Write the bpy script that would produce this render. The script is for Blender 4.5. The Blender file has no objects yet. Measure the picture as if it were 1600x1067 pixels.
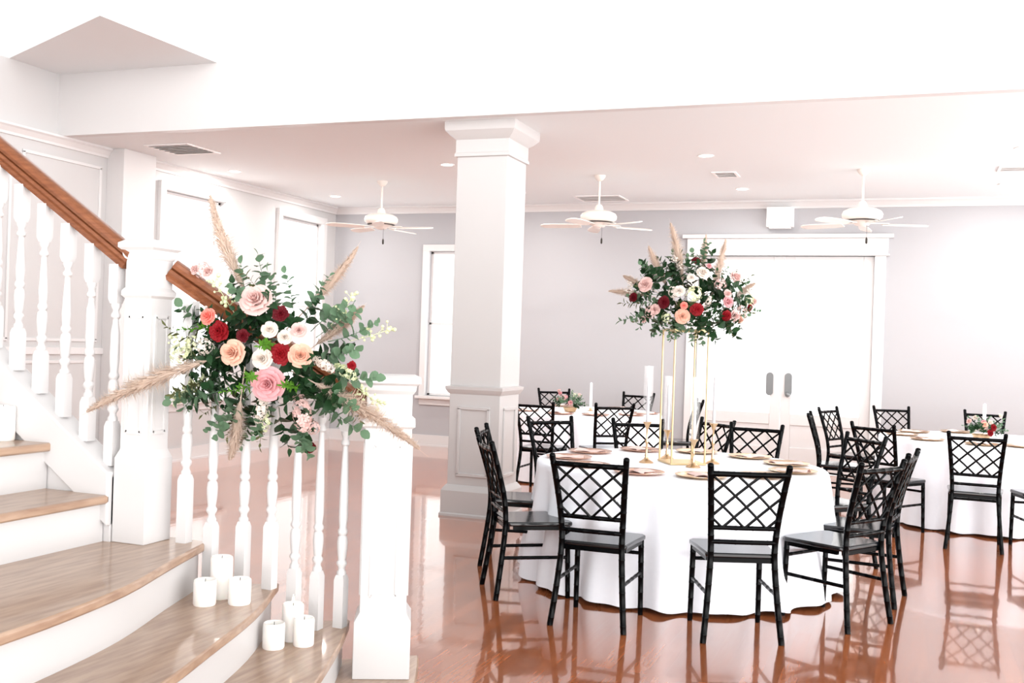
import bpy, bmesh, math, random
from mathutils import Vector, Matrix, Quaternion
R = random.Random(7)
PI = math.pi
S = bpy.context.scene
C = S.collection

# ------------------------------------------------------------------ camera
YAW, ROLL, EYE = 0.358, 0.0325, 1.53
fw = Vector((-math.sin(YAW), math.cos(YAW), 0))
r0 = Vector((math.cos(YAW), math.sin(YAW), 0))
zz = Vector((0, 0, 1))
rt = r0 * math.cos(ROLL) + zz * math.sin(ROLL)
up = zz * math.cos(ROLL) - r0 * math.sin(ROLL)
cam = bpy.data.cameras.new('camera')
cam.sensor_width = 36.0
cam.lens = 36.0 * 1635 / 1600
cam.clip_start = 0.05
camo = bpy.data.objects.new('camera', cam)
C.objects.link(camo)
camo.matrix_world = Matrix(((rt.x, up.x, -fw.x, 0), (rt.y, up.y, -fw.y, 0), (rt.z, up.z, -fw.z, EYE), (0, 0, 0, 1)))
S.camera = camo

# ------------------------------------------------------------------ sky, sun, exposure
S.view_settings.view_transform = 'Standard'
S.view_settings.look = 'None'
S.view_settings.gamma = 1
S.view_settings.use_curve_mapping = False
S.view_settings.exposure = 1.6
W = bpy.data.worlds.new('sky')
S.world = W
W.use_nodes = True
nt = W.node_tree
for n in list(nt.nodes): nt.nodes.remove(n)
out = nt.nodes.new('ShaderNodeOutputWorld')
bg = nt.nodes.new('ShaderNodeBackground')
tc = nt.nodes.new('ShaderNodeTexCoord')
dot = nt.nodes.new('ShaderNodeVectorMath'); dot.operation = 'DOT_PRODUCT'
dot.inputs[1].default_value = Vector((0.64, -0.75, -0.20)).normalized()
ramp = nt.nodes.new('ShaderNodeMapRange')
ramp.inputs['From Min'].default_value = -0.25
ramp.inputs['From Max'].default_value = 1.0
ramp.inputs['To Min'].default_value = 0.70
ramp.inputs['To Max'].default_value = 2.6
nt.links.new(tc.outputs['Generated'], dot.inputs[0])
nt.links.new(dot.outputs['Value'], ramp.inputs['Value'])
sep = nt.nodes.new('ShaderNodeSeparateXYZ'); nt.links.new(tc.outputs['Generated'], sep.inputs[0])
dim = nt.nodes.new('ShaderNodeMapRange')              # the open upper storey lets in less light than the tall windows
dim.inputs['From Min'].default_value = 0.05; dim.inputs['From Max'].default_value = 0.5
dim.inputs['To Min'].default_value = 1.0; dim.inputs['To Max'].default_value = 0.27
nt.links.new(sep.outputs['Z'], dim.inputs['Value'])
mul = nt.nodes.new('ShaderNodeMath'); mul.operation = 'MULTIPLY'
nt.links.new(ramp.outputs['Result'], mul.inputs[0]); nt.links.new(dim.outputs['Result'], mul.inputs[1])
nt.links.new(mul.outputs[0], bg.inputs['Strength'])
bg.inputs['Color'].default_value = (1.0, 0.985, 0.975, 1)
nt.links.new(bg.outputs[0], out.inputs[0])

for k, (wy, wl) in enumerate(((9.15, 1.6), (10.95, 1.6), (12.67, 1.45))):      # lamps added outside the unseen right windows, to brighten the hall
    al = bpy.data.lights.new('window_daylight', 'AREA'); al.shape = 'RECTANGLE'; al.size = wl; al.size_y = 3.0; al.energy = (10, 14, 3)[k]; al.color = (1, 0.985, 0.98)
    ao = bpy.data.objects.new('window_daylight', al); C.objects.link(ao); ao.location = (4.2, wy, 1.45)
    ao.rotation_euler = Vector((-1, 0, 0.12)).to_track_quat('-Z', 'Z').to_euler()

# ------------------------------------------------------------------ materials
def mat(name, col, rough=0.5, metal=0.0, spec=0.5, noise=None, coat=0.0, trans=0.0, emit=None, estr=0.0, sub=0.0):
    m = bpy.data.materials.new(name); m.use_nodes = True
    t = m.node_tree; b = t.nodes['Principled BSDF']
    b.inputs['Base Color'].default_value = (*col, 1)
    b.inputs['Roughness'].default_value = rough
    b.inputs['Metallic'].default_value = metal
    b.inputs['Specular IOR Level'].default_value = spec
    b.inputs['Coat Weight'].default_value = coat
    b.inputs['Coat Roughness'].default_value = 0.05
    if trans: b.inputs['Transmission Weight'].default_value = trans
    if emit:
        b.inputs['Emission Color'].default_value = (*emit, 1); b.inputs['Emission Strength'].default_value = estr
    if sub:
        b.inputs['Subsurface Weight'].default_value = sub
        b.inputs['Subsurface Radius'].default_value = (0.02, 0.01, 0.008)
    if noise:
        sc, amt = noise
        n = t.nodes.new('ShaderNodeTexNoise'); n.inputs['Scale'].default_value = sc; n.inputs['Detail'].default_value = 3
        c = t.nodes.new('ShaderNodeTexCoord'); t.links.new(c.outputs['Object'], n.inputs['Vector'])
        mx = t.nodes.new('ShaderNodeMix'); mx.data_type = 'RGBA'
        mx.inputs['A'].default_value = (*[max(0, k * (1 - amt)) for k in col], 1)
        mx.inputs['B'].default_value = (*[min(1, k * (1 + amt)) for k in col], 1)
        t.links.new(n.outputs['Fac'], mx.inputs['Factor']); t.links.new(mx.outputs['Result'], b.inputs['Base Color'])
    return m

def leafy(name, col, tr=0.3, rough=0.5, amt=0.3):
    m = mat(name, col, rough, spec=0.15, noise=(14, amt))
    t = m.node_tree; b = t.nodes['Principled BSDF']; o = t.nodes['Material Output']
    tl = t.nodes.new('ShaderNodeBsdfTranslucent'); tl.inputs['Color'].default_value = (*[min(1, k * 1.2) for k in col], 1)
    mx = t.nodes.new('ShaderNodeMixShader'); mx.inputs[0].default_value = tr
    t.links.new(b.outputs[0], mx.inputs[1]); t.links.new(tl.outputs[0], mx.inputs[2]); t.links.new(mx.outputs[0], o.inputs[0])
    return m

def wood(name, c1, c2, rough, stretch, plank=None, gap=(0.05, 0.02, 0.01), coat=0.0, wavy=0.0):
    m = bpy.data.materials.new(name); m.use_nodes = True
    t = m.node_tree; b = t.nodes['Principled BSDF']; L = t.links.new
    c = t.nodes.new('ShaderNodeTexCoord')
    mp = t.nodes.new('ShaderNodeMapping'); mp.inputs['Scale'].default_value = stretch
    L(c.outputs['Object'], mp.inputs['Vector'])
    n = t.nodes.new('ShaderNodeTexNoise'); n.inputs['Scale'].default_value = 6; n.inputs['Detail'].default_value = 6; n.inputs['Distortion'].default_value = 0.12
    L(mp.outputs[0], n.inputs['Vector'])
    mx = t.nodes.new('ShaderNodeMix'); mx.data_type = 'RGBA'
    mx.inputs['A'].default_value = (*c1, 1); mx.inputs['B'].default_value = (*c2, 1)
    rp = t.nodes.new('ShaderNodeMapRange'); rp.inputs['From Min'].default_value = 0.32; rp.inputs['From Max'].default_value = 0.68
    L(n.outputs['Fac'], rp.inputs['Value']); L(rp.outputs[0], mx.inputs['Factor'])
    res = mx.outputs['Result']
    if plank:
        m2 = t.nodes.new('ShaderNodeMapping'); m2.inputs['Rotation'].default_value = (0, 0, PI / 2)
        L(c.outputs['Object'], m2.inputs['Vector'])
        br = t.nodes.new('ShaderNodeTexBrick'); br.inputs['Scale'].default_value = 1
        br.inputs['Brick Width'].default_value = plank[0]; br.inputs['Row Height'].default_value = plank[1]
        br.inputs['Mortar Size'].default_value = 0.0012; br.offset = 0.37
        br.inputs['Color1'].default_value = (0.78, 0.78, 0.78, 1); br.inputs['Color2'].default_value = (1.12, 1.12, 1.12, 1)
        br.inputs['Mortar'].default_value = (*gap, 1)
        L(m2.outputs[0], br.inputs['Vector'])
        ml = t.nodes.new('ShaderNodeMix'); ml.data_type = 'RGBA'; ml.blend_type = 'MULTIPLY'; ml.inputs['Factor'].default_value = 1
        L(res, ml.inputs['A']); L(br.outputs['Color'], ml.inputs['B']); res = ml.outputs['Result']
    L(res, b.inputs['Base Color'])
    b.inputs['Roughness'].default_value = rough
    b.inputs['Coat Weight'].default_value = coat; b.inputs['Coat Roughness'].default_value = 0.045
    if coat >= 1: b.inputs['Coat IOR'].default_value = 1.62
    if wavy:
        n2 = t.nodes.new('ShaderNodeTexNoise'); n2.inputs['Scale'].default_value = 3.5; n2.inputs['Detail'].default_value = 2
        m3 = t.nodes.new('ShaderNodeMapping'); m3.inputs['Scale'].default_value = (4.0, 1.0, 1)
        L(c.outputs['Object'], m3.inputs['Vector']); L(m3.outputs[0], n2.inputs['Vector'])
        bp = t.nodes.new('ShaderNodeBump'); bp.inputs['Strength'].default_value = wavy; bp.inputs['Distance'].default_value = 0.01
        L(n2.outputs['Fac'], bp.inputs['Height']); L(bp.outputs[0], b.inputs['Normal']); L(bp.outputs[0], b.inputs['Coat Normal'])
    return m

def glass(name, refl=0.05, tint=(1, 1, 1)):
    m = bpy.data.materials.new(name); m.use_nodes = True
    t = m.node_tree; o = t.nodes['Material Output']
    a = t.nodes.new('ShaderNodeBsdfTransparent'); a.inputs[0].default_value = (*tint, 1)
    g = t.nodes.new('ShaderNodeBsdfGlossy'); g.inputs['Roughness'].default_value = 0.02
    f = t.nodes.new('ShaderNodeValue'); f.outputs[0].default_value = refl
    mx = t.nodes.new('ShaderNodeMixShader')
    t.links.new(f.outputs[0], mx.inputs[0]); t.links.new(a.outputs[0], mx.inputs[1]); t.links.new(g.outputs[0], mx.inputs[2])
    t.links.new(mx.outputs[0], o.inputs[0])
    return m

M = dict(
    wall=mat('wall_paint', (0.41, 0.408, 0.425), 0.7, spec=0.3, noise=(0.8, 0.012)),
    ceil=mat('ceiling_paint', (0.765, 0.80, 0.815), 0.8, spec=0.2, noise=(0.8, 0.01)),
    white=mat('white_trim_paint', (0.64, 0.63, 0.63), 0.4, noise=(2, 0.01)),
    stairwhite=mat('white_gloss_paint', (0.60, 0.59, 0.59), 0.35, noise=(2, 0.01)),
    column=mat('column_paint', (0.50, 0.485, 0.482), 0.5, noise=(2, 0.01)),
    leftwall=mat('left_wall_paint', (0.52, 0.512, 0.512), 0.6, noise=(2, 0.01)),
    floor=wood('polished_floor_wood', (0.38, 0.105, 0.034), (0.50, 0.155, 0.054), 0.16, (9, 0.8, 1), plank=(1.1, 0.083), gap=(0.5, 0.42, 0.4), coat=1.0, wavy=0.05),
    tread=wood('tread_wood', (0.29, 0.175, 0.115), (0.44, 0.30, 0.21), 0.28, (7, 0.9, 7), coat=0.2),
    rail=wood('rail_wood', (0.15, 0.045, 0.016), (0.23, 0.08, 0.032), 0.32, (1.5, 8, 14), coat=0.2),
    black=mat('black_lacquer', (0.0006, 0.0010, 0.0014), 0.16, spec=0.09, noise=(30, 0.3)),
    seat=mat('black_seat_lacquer', (0.003, 0.004, 0.006), 0.10, spec=0.7, noise=(30, 0.3)),
    cloth=mat('white_linen', (0.89, 0.925, 1.0), 0.85, spec=0.2, noise=(40, 0.02)),
    gold=mat('brushed_gold', (0.66, 0.46, 0.28), 0.28, 1.0, noise=(8, 0.08)),
    pole=mat('pale_gold', (0.62, 0.47, 0.26), 0.4, 0.7, noise=(8, 0.05)),
    rosegold=mat('rose_gold', (0.86, 0.56, 0.42), 0.22, 1.0, noise=(8, 0.06)),
    napkin=mat('blush_napkin', (0.80, 0.60, 0.56), 0.9, noise=(20, 0.06)),
    wax=mat('white_wax', (0.88, 0.86, 0.83), 0.5, sub=0.3, noise=(5, 0.01)),
    flame=mat('flame', (1, 0.85, 0.6), 0.5, emit=(1, 0.82, 0.55), estr=2.5),
    greywax=mat('grey_wax', (0.55, 0.54, 0.57), 0.5, noise=(5, 0.02)),
    wick=mat('dark_wick', (0.05, 0.04, 0.04), 0.8, noise=(5, 0.1)),
    glass=glass('clear_glass'),
    fan=mat('fan_enamel', (0.80, 0.75, 0.70), 0.35, noise=(4, 0.02)),
    dark=mat('dark_bronze', (0.03, 0.025, 0.02), 0.4, 0.5, noise=(9, 0.2)),
    nickel=mat('brushed_nickel', (0.20, 0.21, 0.215), 0.4, 0.6, noise=(9, 0.05)),
    slot=mat('vent_shadow', (0.62, 0.59, 0.57), 0.8, noise=(9, 0.05)),
    lamp=mat('lamp_glow', (1, 1, 1), 0.5, emit=(1, 0.98, 0.95), estr=3.0),
    plastic=mat('white_plastic', (0.86, 0.85, 0.85), 0.45, noise=(5, 0.01)),
    euc=leafy('eucalyptus_leaf', (0.125, 0.215, 0.13)),
    dgreen=leafy('dark_leaf', (0.016, 0.048, 0.018), 0.12, 0.35, 0.5),
    olive=leafy('olive_leaf', (0.11, 0.12, 0.05), 0.25),
    fern=leafy('bright_fern', (0.09, 0.24, 0.025), 0.3),
    stem=leafy('flower_stem', (0.10, 0.12, 0.04), 0.0),
    blush=leafy('blush_petal', (0.72, 0.51, 0.48), 0.25, 0.6, 0.08),
    peach=leafy('peach_petal', (0.76, 0.47, 0.36), 0.25, 0.6, 0.08),
    pink=leafy('pink_petal', (0.70, 0.36, 0.38), 0.25, 0.6, 0.15),
    coral=leafy('coral_petal', (0.85, 0.27, 0.22), 0.25, 0.6, 0.15),
    cream=leafy('cream_petal', (0.74, 0.67, 0.61), 0.25, 0.6, 0.05),
    burg=leafy('burgundy_petal', (0.085, 0.002, 0.006), 0.05, 0.55, 0.4),
    red=leafy('red_petal', (0.20, 0.004, 0.008), 0.08, 0.55, 0.3),
    greenwhite=leafy('green_white_petal', (0.72, 0.76, 0.50), 0.25, 0.6, 0.1),
    pampas=leafy('pampas_hair', (0.66, 0.55, 0.47), 0.4, 0.8, 0.15),
)

# ------------------------------------------------------------------ mesh helpers
class MB:
    def __init__(s): s.v = []; s.f = []
    def add(s, vs, fs):
        o = len(s.v); s.v += [tuple(v) for v in vs]; s.f += [tuple(i + o for i in f) for f in fs]; return s
    def box(s, c, d, rz=0.0, mtx=None):
        x, y, z = (k / 2 for k in d)
        vs = [Vector((a * x, b * y, e * z)) for e in (-1, 1) for b in (-1, 1) for a in (-1, 1)]
        q = Matrix.Rotation(rz, 3, 'Z') if mtx is None else mtx
        vs = [q @ v + Vector(c) for v in vs]
        return s.add(vs, [(0, 2, 3, 1), (4, 5, 7, 6), (0, 1, 5, 4), (2, 6, 7, 3), (0, 4, 6, 2), (1, 3, 7, 5)])
    def lathe(s, prof, c=(0, 0, 0), n=24, axis=None, cap=True):
        vs = []; fs = []
        for r, z in prof:
            for i in range(n):
                a = 2 * PI * i / n; vs.append(Vector((r * math.cos(a), r * math.sin(a), z)))
        for k in range(len(prof) - 1):
            for i in range(n):
                j = (i + 1) % n; fs.append((k * n + i, k * n + j, (k + 1) * n + j, (k + 1) * n + i))
        if cap:
            fs.append(tuple(range(n - 1, -1, -1))); m = (len(prof) - 1) * n; fs.append(tuple(m + i for i in range(n)))
        if axis is not None:
            q = Vector((0, 0, 1)).rotation_difference(Vector(axis)); vs = [q @ v for v in vs]
        return s.add([v + Vector(c) for v in vs], fs)
    def square(s, prof, c=(0, 0, 0), rz=0.0):          # square-section lathe: (half width, z)
        vs = []; fs = []; n = 4; q = Matrix.Rotation(rz, 3, 'Z')
        for r, z in prof: vs += [q @ Vector((a * r, b * r, z)) + Vector(c) for a, b in ((-1, -1), (1, -1), (1, 1), (-1, 1))]
        for k in range(len(prof) - 1):
            for i in range(4):
                j = (i + 1) % 4; fs.append((k * n + i, k * n + j, (k + 1) * n + j, (k + 1) * n + i))
        fs.append((3, 2, 1, 0)); m = (len(prof) - 1) * 4; fs.append((m, m + 1, m + 2, m + 3))
        return s.add(vs, fs)
    def tube(s, pts, r, n=8, cap=True):
        pts = [Vector(p) for p in pts]; rs = r if isinstance(r, (list, tuple)) else [r] * len(pts)
        vs = []; fs = []; prev = None
        for i, p in enumerate(pts):
            t = (pts[min(i + 1, len(pts) - 1)] - pts[max(i - 1, 0)]).normalized()
            if prev is None:
                a = Vector((1, 0, 0)) if abs(t.x) < 0.9 else Vector((0, 1, 0)); nx = (a - t * a.dot(t)).normalized()
            else: nx = (prev - t * prev.dot(t)).normalized()
            prev = nx; ny = t.cross(nx)
            for k in range(n):
                g = 2 * PI * k / n + PI / n; vs.append(p + (nx * math.cos(g) + ny * math.sin(g)) * rs[i])
        for i in range(len(pts) - 1):
            for k in range(n):
                j = (k + 1) % n; fs.append((i * n + k, i * n + j, (i + 1) * n + j, (i + 1) * n + k))
        if cap:
            fs.append(tuple(range(n - 1, -1, -1))); m = (len(pts) - 1) * n; fs.append(tuple(m + i for i in range(n)))
        return s.add(vs, fs)
    def prism(s, poly, z0, z1):                          # ccw polygon in XY extruded in z
        n = len(poly); vs = [(x, y, z0) for x, y in poly] + [(x, y, z1) for x, y in poly]
        fs = [tuple(range(n - 1, -1, -1)), tuple(range(n, 2 * n))] + [(i, (i + 1) % n, n + (i + 1) % n, n + i) for i in range(n)]
        return s.add(vs, fs)
    def slab(s, poly, axis, a0, a1):                     # polygon (p,z) in a vertical plane extruded along x or y
        n = len(poly)
        f = (lambda p, z, a: (p, a, z)) if axis == 'y' else (lambda p, z, a: (a, p, z))
        vs = [f(p, z, a0) for p, z in poly] + [f(p, z, a1) for p, z in poly]
        fs = [tuple(range(n)), tuple(range(2 * n - 1, n - 1, -1))] + [(i, n + i, n + (i + 1) % n, (i + 1) % n) for i in range(n)]
        return s.add(vs, fs)
    def mesh(s, name, m, smooth=40):
        me = bpy.data.meshes.new(name); me.from_pydata(s.v, [], s.f); me.validate()
        b = bmesh.new(); b.from_mesh(me); bmesh.ops.recalc_face_normals(b, faces=b.faces); b.to_mesh(me); b.free()
        me.materials.append(m)
        if smooth: me.shade_smooth(); me.set_sharp_from_angle(angle=math.radians(smooth))
        return me

def link(name, me, parent=None):
    o = bpy.data.objects.new(name, me); C.objects.link(o)
    if parent: o.parent = parent
    return o
def obj(name, mb, m, parent=None, bevel=0.0, smooth=40):
    o = link(name, mb.mesh(name, m, smooth), parent)
    if bevel:
        b = o.modifiers.new('bevel', 'BEVEL'); b.width = bevel; b.segments = 2; b.limit_method = 'ANGLE'
    return o
def tag(o, label, cat, group=None):
    o['label'] = label; o['category'] = cat
    if group: o['group'] = group
    return o
def thing(name, label, cat, loc=(0, 0, 0), rz=0.0, group=None):
    o = bpy.data.objects.new(name, None); C.objects.link(o)
    o.location = loc; o.rotation_euler = (0, 0, rz); o.empty_display_size = 0.1
    return tag(o, label, cat, group)
def struct(name, mb, m, parent=None, bevel=0.0, smooth=40):
    o = obj(name, mb, m, parent, bevel, smooth)
    if not parent: o['kind'] = 'structure'
    return o
def dup(root, loc, rz=0.0, label=None, group=None):
    r = root.copy(); C.objects.link(r); r.location = loc; r.rotation_euler = (0, 0, rz)
    if label: r['label'] = label
    if group: r['group'] = group
    for ch in list(root.children):
        c = ch.copy(); C.objects.link(c); c.parent = r
        for g in ch.children:
            d = g.copy(); C.objects.link(d); d.parent = c
    return r

# ------------------------------------------------------------------ room shell
XL, YB, XR, ZC, YF, ZT = -7.92, 13.57, 3.6, 3.42, 8.12, 7.0
WT = 0.16
def wall_with_holes(axis, a0, a1, p0, p1, z0, z1, holes):
    """boxes around rectangular openings; axis: the wall's normal axis, a0..a1 thickness, p = running coordinate"""
    mb = MB()
    cuts = sorted(set([p0, p1] + [h[0] for h in holes] + [h[1] for h in holes]))
    for i in range(len(cuts) - 1):
        l, r = cuts[i], cuts[i + 1]; mid = (l + r) / 2
        spans = [(z0, z1)]
        for h in holes:
            if h[0] <= mid <= h[1]:
                spans = [q for q in ((z0, h[2]), (h[3], z1)) if q[1] - q[0] > 1e-4]
        for s0, s1 in spans:
            c = ((a0 + a1) / 2, mid, (s0 + s1) / 2); d = (a1 - a0, r - l, s1 - s0)
            if axis == 'y': c = (c[1], c[0], c[2]); d = (d[1], d[0], d[2])
            mb.box(c, d)
    return mb
DOOR = (-2.52, -0.36, 0.0, 2.72)
WIN_B = (-6.37, -5.35, 0.72, 2.78)
struct('wall_back', wall_with_holes('y', YB, YB + WT, XL - WT, XR + WT, 0, ZC + 0.2, [DOOR, WIN_B]), M['wall'])
WL1 = (9.72, 10.85, 0.72, 3.13); WL2 = (12.10, 13.16, 0.72, 3.13)
struct('wall_left', wall_with_holes('x', XL - WT, XL, -1.5, YB, 0, ZC, [WL1, WL2]).box((XL - WT / 2, 3.31, (ZC + 4.03) / 2), (WT, 9.62, 4.03 - ZC)), M['leftwall'])
RW = [(8.35, 9.95, 0.15, 3.2), (10.15, 11.75, 0.15, 3.2), (11.95, 13.40, 0.15, 3.2)]
struct('wall_right', wall_with_holes('x', XR, XR + WT, YF, YB, 0, ZC + 0.2, RW), M['wall'])  # unseen wall with wide openings, added to bring in daylight
struct('floor', MB().box(((XL + XR) / 2, 6.0, -0.05), (XR - XL + 0.4, 15.5, 0.1)), M['floor'])
struct('ceiling', MB().box(((XL + XR) / 2, (YF + YB) / 2 + 0.05, ZC + 0.1), (XR - XL + 0.4, YB - YF - 0.1, 0.2)), M['ceil'])
struct('wall_front', MB().box(((XL + XR) / 2, YF + 0.05, (ZC + ZT) / 2), (XR - XL + 0.3, 0.1, ZT - ZC)), M['white'])
struct('wall_near', MB().box((-6.1, 0.82, ZT / 2), (3.8, 0.12, ZT)), M['leftwall'])  # unseen wall, added to block light and shade the fascia's left end
# upper-floor projection over the stairs, with its flat soffit
poly = [(-6.05, YF), (-7.92, YF), (-7.92, 7.50), (-6.10, 6.66)]
struct('wall_landing', MB().prism(poly[::-1], 4.03, ZT), M['ceil'])
struct('trim_1', MB().box((XL + 0.11, 9.07, ZC / 2), (0.22, 0.50, ZC)).box((XL + 0.12, 9.07, 0.10), (0.24, 0.54, 0.20)), M['white'], bevel=0.004)
def crown(p0, p1, axis, at, sgn, z=ZC):                  # cornice run along a wall face
    prof = [(0, z - 0.10), (0.018, z - 0.10), (0.024, z - 0.075), (0.055, z - 0.035), (0.075, z - 0.02), (0.075, z), (0, z)]
    mb = MB(); n = len(prof)
    def P(d, zz_, t): return (at + sgn * d, t, zz_) if axis == 'x' else (t, at + sgn * d, zz_)
    vs = [P(d, q, p0) for d, q in prof] + [P(d, q, p1) for d, q in prof]
    return mb.add(vs, [tuple(range(n)), tuple(range(2 * n - 1, n - 1, -1))] + [(i, (i + 1) % n, n + (i + 1) % n, n + i) for i in range(n)])
struct('trim_2', crown(XL, XR, 'y', YB, -1), M['white'], smooth=0)
struct('trim_3', crown(9.32, YB, 'x', XL, 1), M['white'], smooth=0)
struct('trim_4', crown(-1.5, 8.82, 'x', XL, 1), M['white'], smooth=0)
def base(mb, c, d): mb.box((c[0], c[1], 0.08), (d[0], d[1], 0.16)); mb.box((c[0], c[1], 0.012), (d[0] + 0.02 * (d[0] < 0.1), d[1] + 0.02 * (d[1] < 0.1), 0.024)); return mb
b_ = MB(); base(b_, ((XL + DOOR[0] - 0.13) / 2, YB - 0.01), (DOOR[0] - 0.13 - XL, 0.02)); base(b_, ((DOOR[1] + 0.13 + XR) / 2, YB - 0.01), (XR - DOOR[1] - 0.13, 0.02))
struct('baseboard_back', b_, M['white'])
b_ = MB(); base(b_, (XL + 0.01, (9.35 + YB) / 2), (0.02, YB - 9.35)); base(b_, (XL + 0.01, 3.6), (0.02, 10.3))
struct('baseboard_left', b_, M['white'])
# panelled wainscot mouldings on the left wall by the stairs
mb = MB()
for y0, y1 in ((5.2, 6.3), (6.45, 7.55), (7.7, 8.72)):
    for z0, z1 in ((0.25, 1.18), (1.40, 3.2)):
        for a, b2 in (((y0, z0), (y1, z0)), ((y0, z1), (y1, z1))): mb.box((XL + 0.006, (a[0] + b2[0]) / 2, a[1]), (0.018, y1 - y0 + 0.03, 0.03))
        for y in (y0, y1): mb.box((XL + 0.006, y, (z0 + z1) / 2), (0.018, 0.03, z1 - z0))
mb.box((XL + 0.012, 7.0, 1.29), (0.03, 3.66, 0.07))
struct('trim_5', mb, M['white'], bevel=0.003)

# ------------------------------------------------------------------ windows and doors
def window(name, axis, at, h, inward, label_bottom=True):
    """h=(p0,p1,z0,z1); frame, sashes and a pane; axis = wall normal"""
    p0, p1, z0, z1 = h
    def B(mb, p, q, w, hh, dep, off): 
        c = (at + off, p, q) if axis == 'x' else (p, at + off, q); d = (dep, w, hh) if axis == 'x' else (w, dep, hh); mb.box(c, d)
    t = 0.09; pc, zc = (p0 + p1) / 2, (z0 + z1) / 2
    o = MB()
    B(o, p0 - t / 2, zc, t, z1 - z0, 0.05, inward * 0.024); B(o, p1 + t / 2, zc, t, z1 - z0, 0.05, inward * 0.024)
    B(o, pc, z1 + t / 2, p1 - p0 + 2 * t, t, 0.05, inward * 0.024)
    root = struct(name, o, M['white'], bevel=0.004)
    s_ = MB(); B(s_, pc, z0 - 0.02, p1 - p0 + 2 * t + 0.06, 0.04, 0.12, inward * 0.05); B(s_, pc, z0 - 0.085, p1 - p0 + 2 * t, 0.09, 0.03, inward * 0.014)
    obj('sill', s_, M['white'], root, bevel=0.004)
    f = MB(); k = 0.04; off = -inward * 0.07
    for p in (p0 + k / 2, p1 - k / 2): B(f, p, zc, k, z1 - z0, 0.04, off)
    for z in (z0 + k / 2, z1 - k / 2, zc): B(f, pc, z, p1 - p0, k * 0.8, 0.04, off)
    obj('sash', f, M['white'], root, bevel=0.003)
    g = MB(); B(g, pc, zc, p1 - p0 - 0.04, z1 - z0 - 0.04, 0.006, off); obj('pane', g, M['glass'], root)
    return root
window('window_1', 'y', YB, WIN_B, -1)
window('window_2', 'x', XL, WL1, 1)
window('window_3', 'x', XL, WL2, 1)
for i, h in enumerate(RW): window('window_%d' % (i + 4), 'x', XR, h, -1)  # unseen windows, added with the right wall to let daylight in

def door_leaf(name, x0, x1, lever, lock):
    y = YB + 0.03; z0, z1 = 0.012, DOOR[3] - 0.006; w = x1 - x0; st = 0.125
    mb = MB()
    for x in (x0 + st / 2, x1 - st / 2): mb.box((x, y, (z0 + z1) / 2), (st, 0.045, z1 - z0))
    mb.box(((x0 + x1) / 2, y, z1 - 0.07), (w - 2 * st, 0.045, 0.14))
    mb.box(((x0 + x1) / 2, y, 0.16), (w - 2 * st, 0.045, 0.30))
    mb.box(((x0 + x1) / 2, y, 0.66), (w - 2 * st, 0.045, 0.14))
    mb.box(((x0 + x1) / 2, y + 0.004, 0.45), (w - 2 * st, 0.022, 0.30))
    root = struct(name, mb, M['white'], bevel=0.004)
    gl = MB().box(((x0 + x1) / 2, y, (0.73 + z1 - 0.14) / 2), (w - 2 * st, 0.008, z1 - 0.14 - 0.73))
    obj('pane', gl, M['glass'], root)
    mt = MB().box(((x0 + x1) / 2, y, 1.36), (w - 2 * st, 0.02, 0.022))
    obj('muntin', mt, M['white'], root)
    pl = MB(); n = 12; pts = []
    for k in range(n + 1): a = PI * k / n; pts.append((lever + 0.045 * math.cos(a), 1.20 + 0.045 * math.sin(a)))
    for k in range(n + 1): a = PI + PI * k / n; pts.append((lever + 0.045 * math.cos(a), 1.00 + 0.045 * math.sin(a)))
    pl.slab(pts, 'y', y - 0.034, y - 0.022)
    h = obj('door_handle', pl, M['nickel'], root); h['label'] = 'grey metal pull plate'
    if lock:
        k = obj('door_knob', MB().lathe([(0.012, 0), (0.012, 0.02), (0.03, 0.03), (0.033, 0.045), (0.026, 0.06), (0.0, 0.064)], (lever, y - 0.034, 0.975), 16, (0, -1, 0)), M['nickel'], root)
        k['label'] = 'round metal door knob'
door_leaf('door_1', DOOR[0] + 0.004, -1.445, -1.575, False)
door_leaf('door_2', -1.437, DOOR[1] - 0.004, -1.345, True)
mb = MB()
for x in (DOOR[0] - 0.065, DOOR[1] + 0.065): mb.box((x, YB - 0.02, 1.36), (0.13, 0.05, 2.72))
xc, wd = (DOOR[0] + DOOR[1]) / 2, DOOR[1] - DOOR[0]
mb.box((xc, YB - 0.024, 2.72 + 0.11), (wd + 0.30, 0.06, 0.22)); mb.box((xc, YB - 0.04, 2.72 + 0.245), (wd + 0.42, 0.10, 0.05)); mb.box((xc, YB - 0.03, 2.732), (wd + 0.34, 0.075, 0.024))
struct('trim_6', mb, M['white'], bevel=0.004)
struct('trim_7', MB().box((xc, YB + 0.5, -0.08), (6, 1.2, 0.04)), M['white'])      # threshold slab outside the doors

tag(obj('wall_box', MB().box((-1.50, YB - 0.07, 3.20), (0.33, 0.14, 0.25)).box((-1.50, YB - 0.075, 3.066), (0.27, 0.10, 0.018)), M['plastic'], bevel=0.012), 'white rectangular box mounted on the wall above the double doors', 'wall box')

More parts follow.
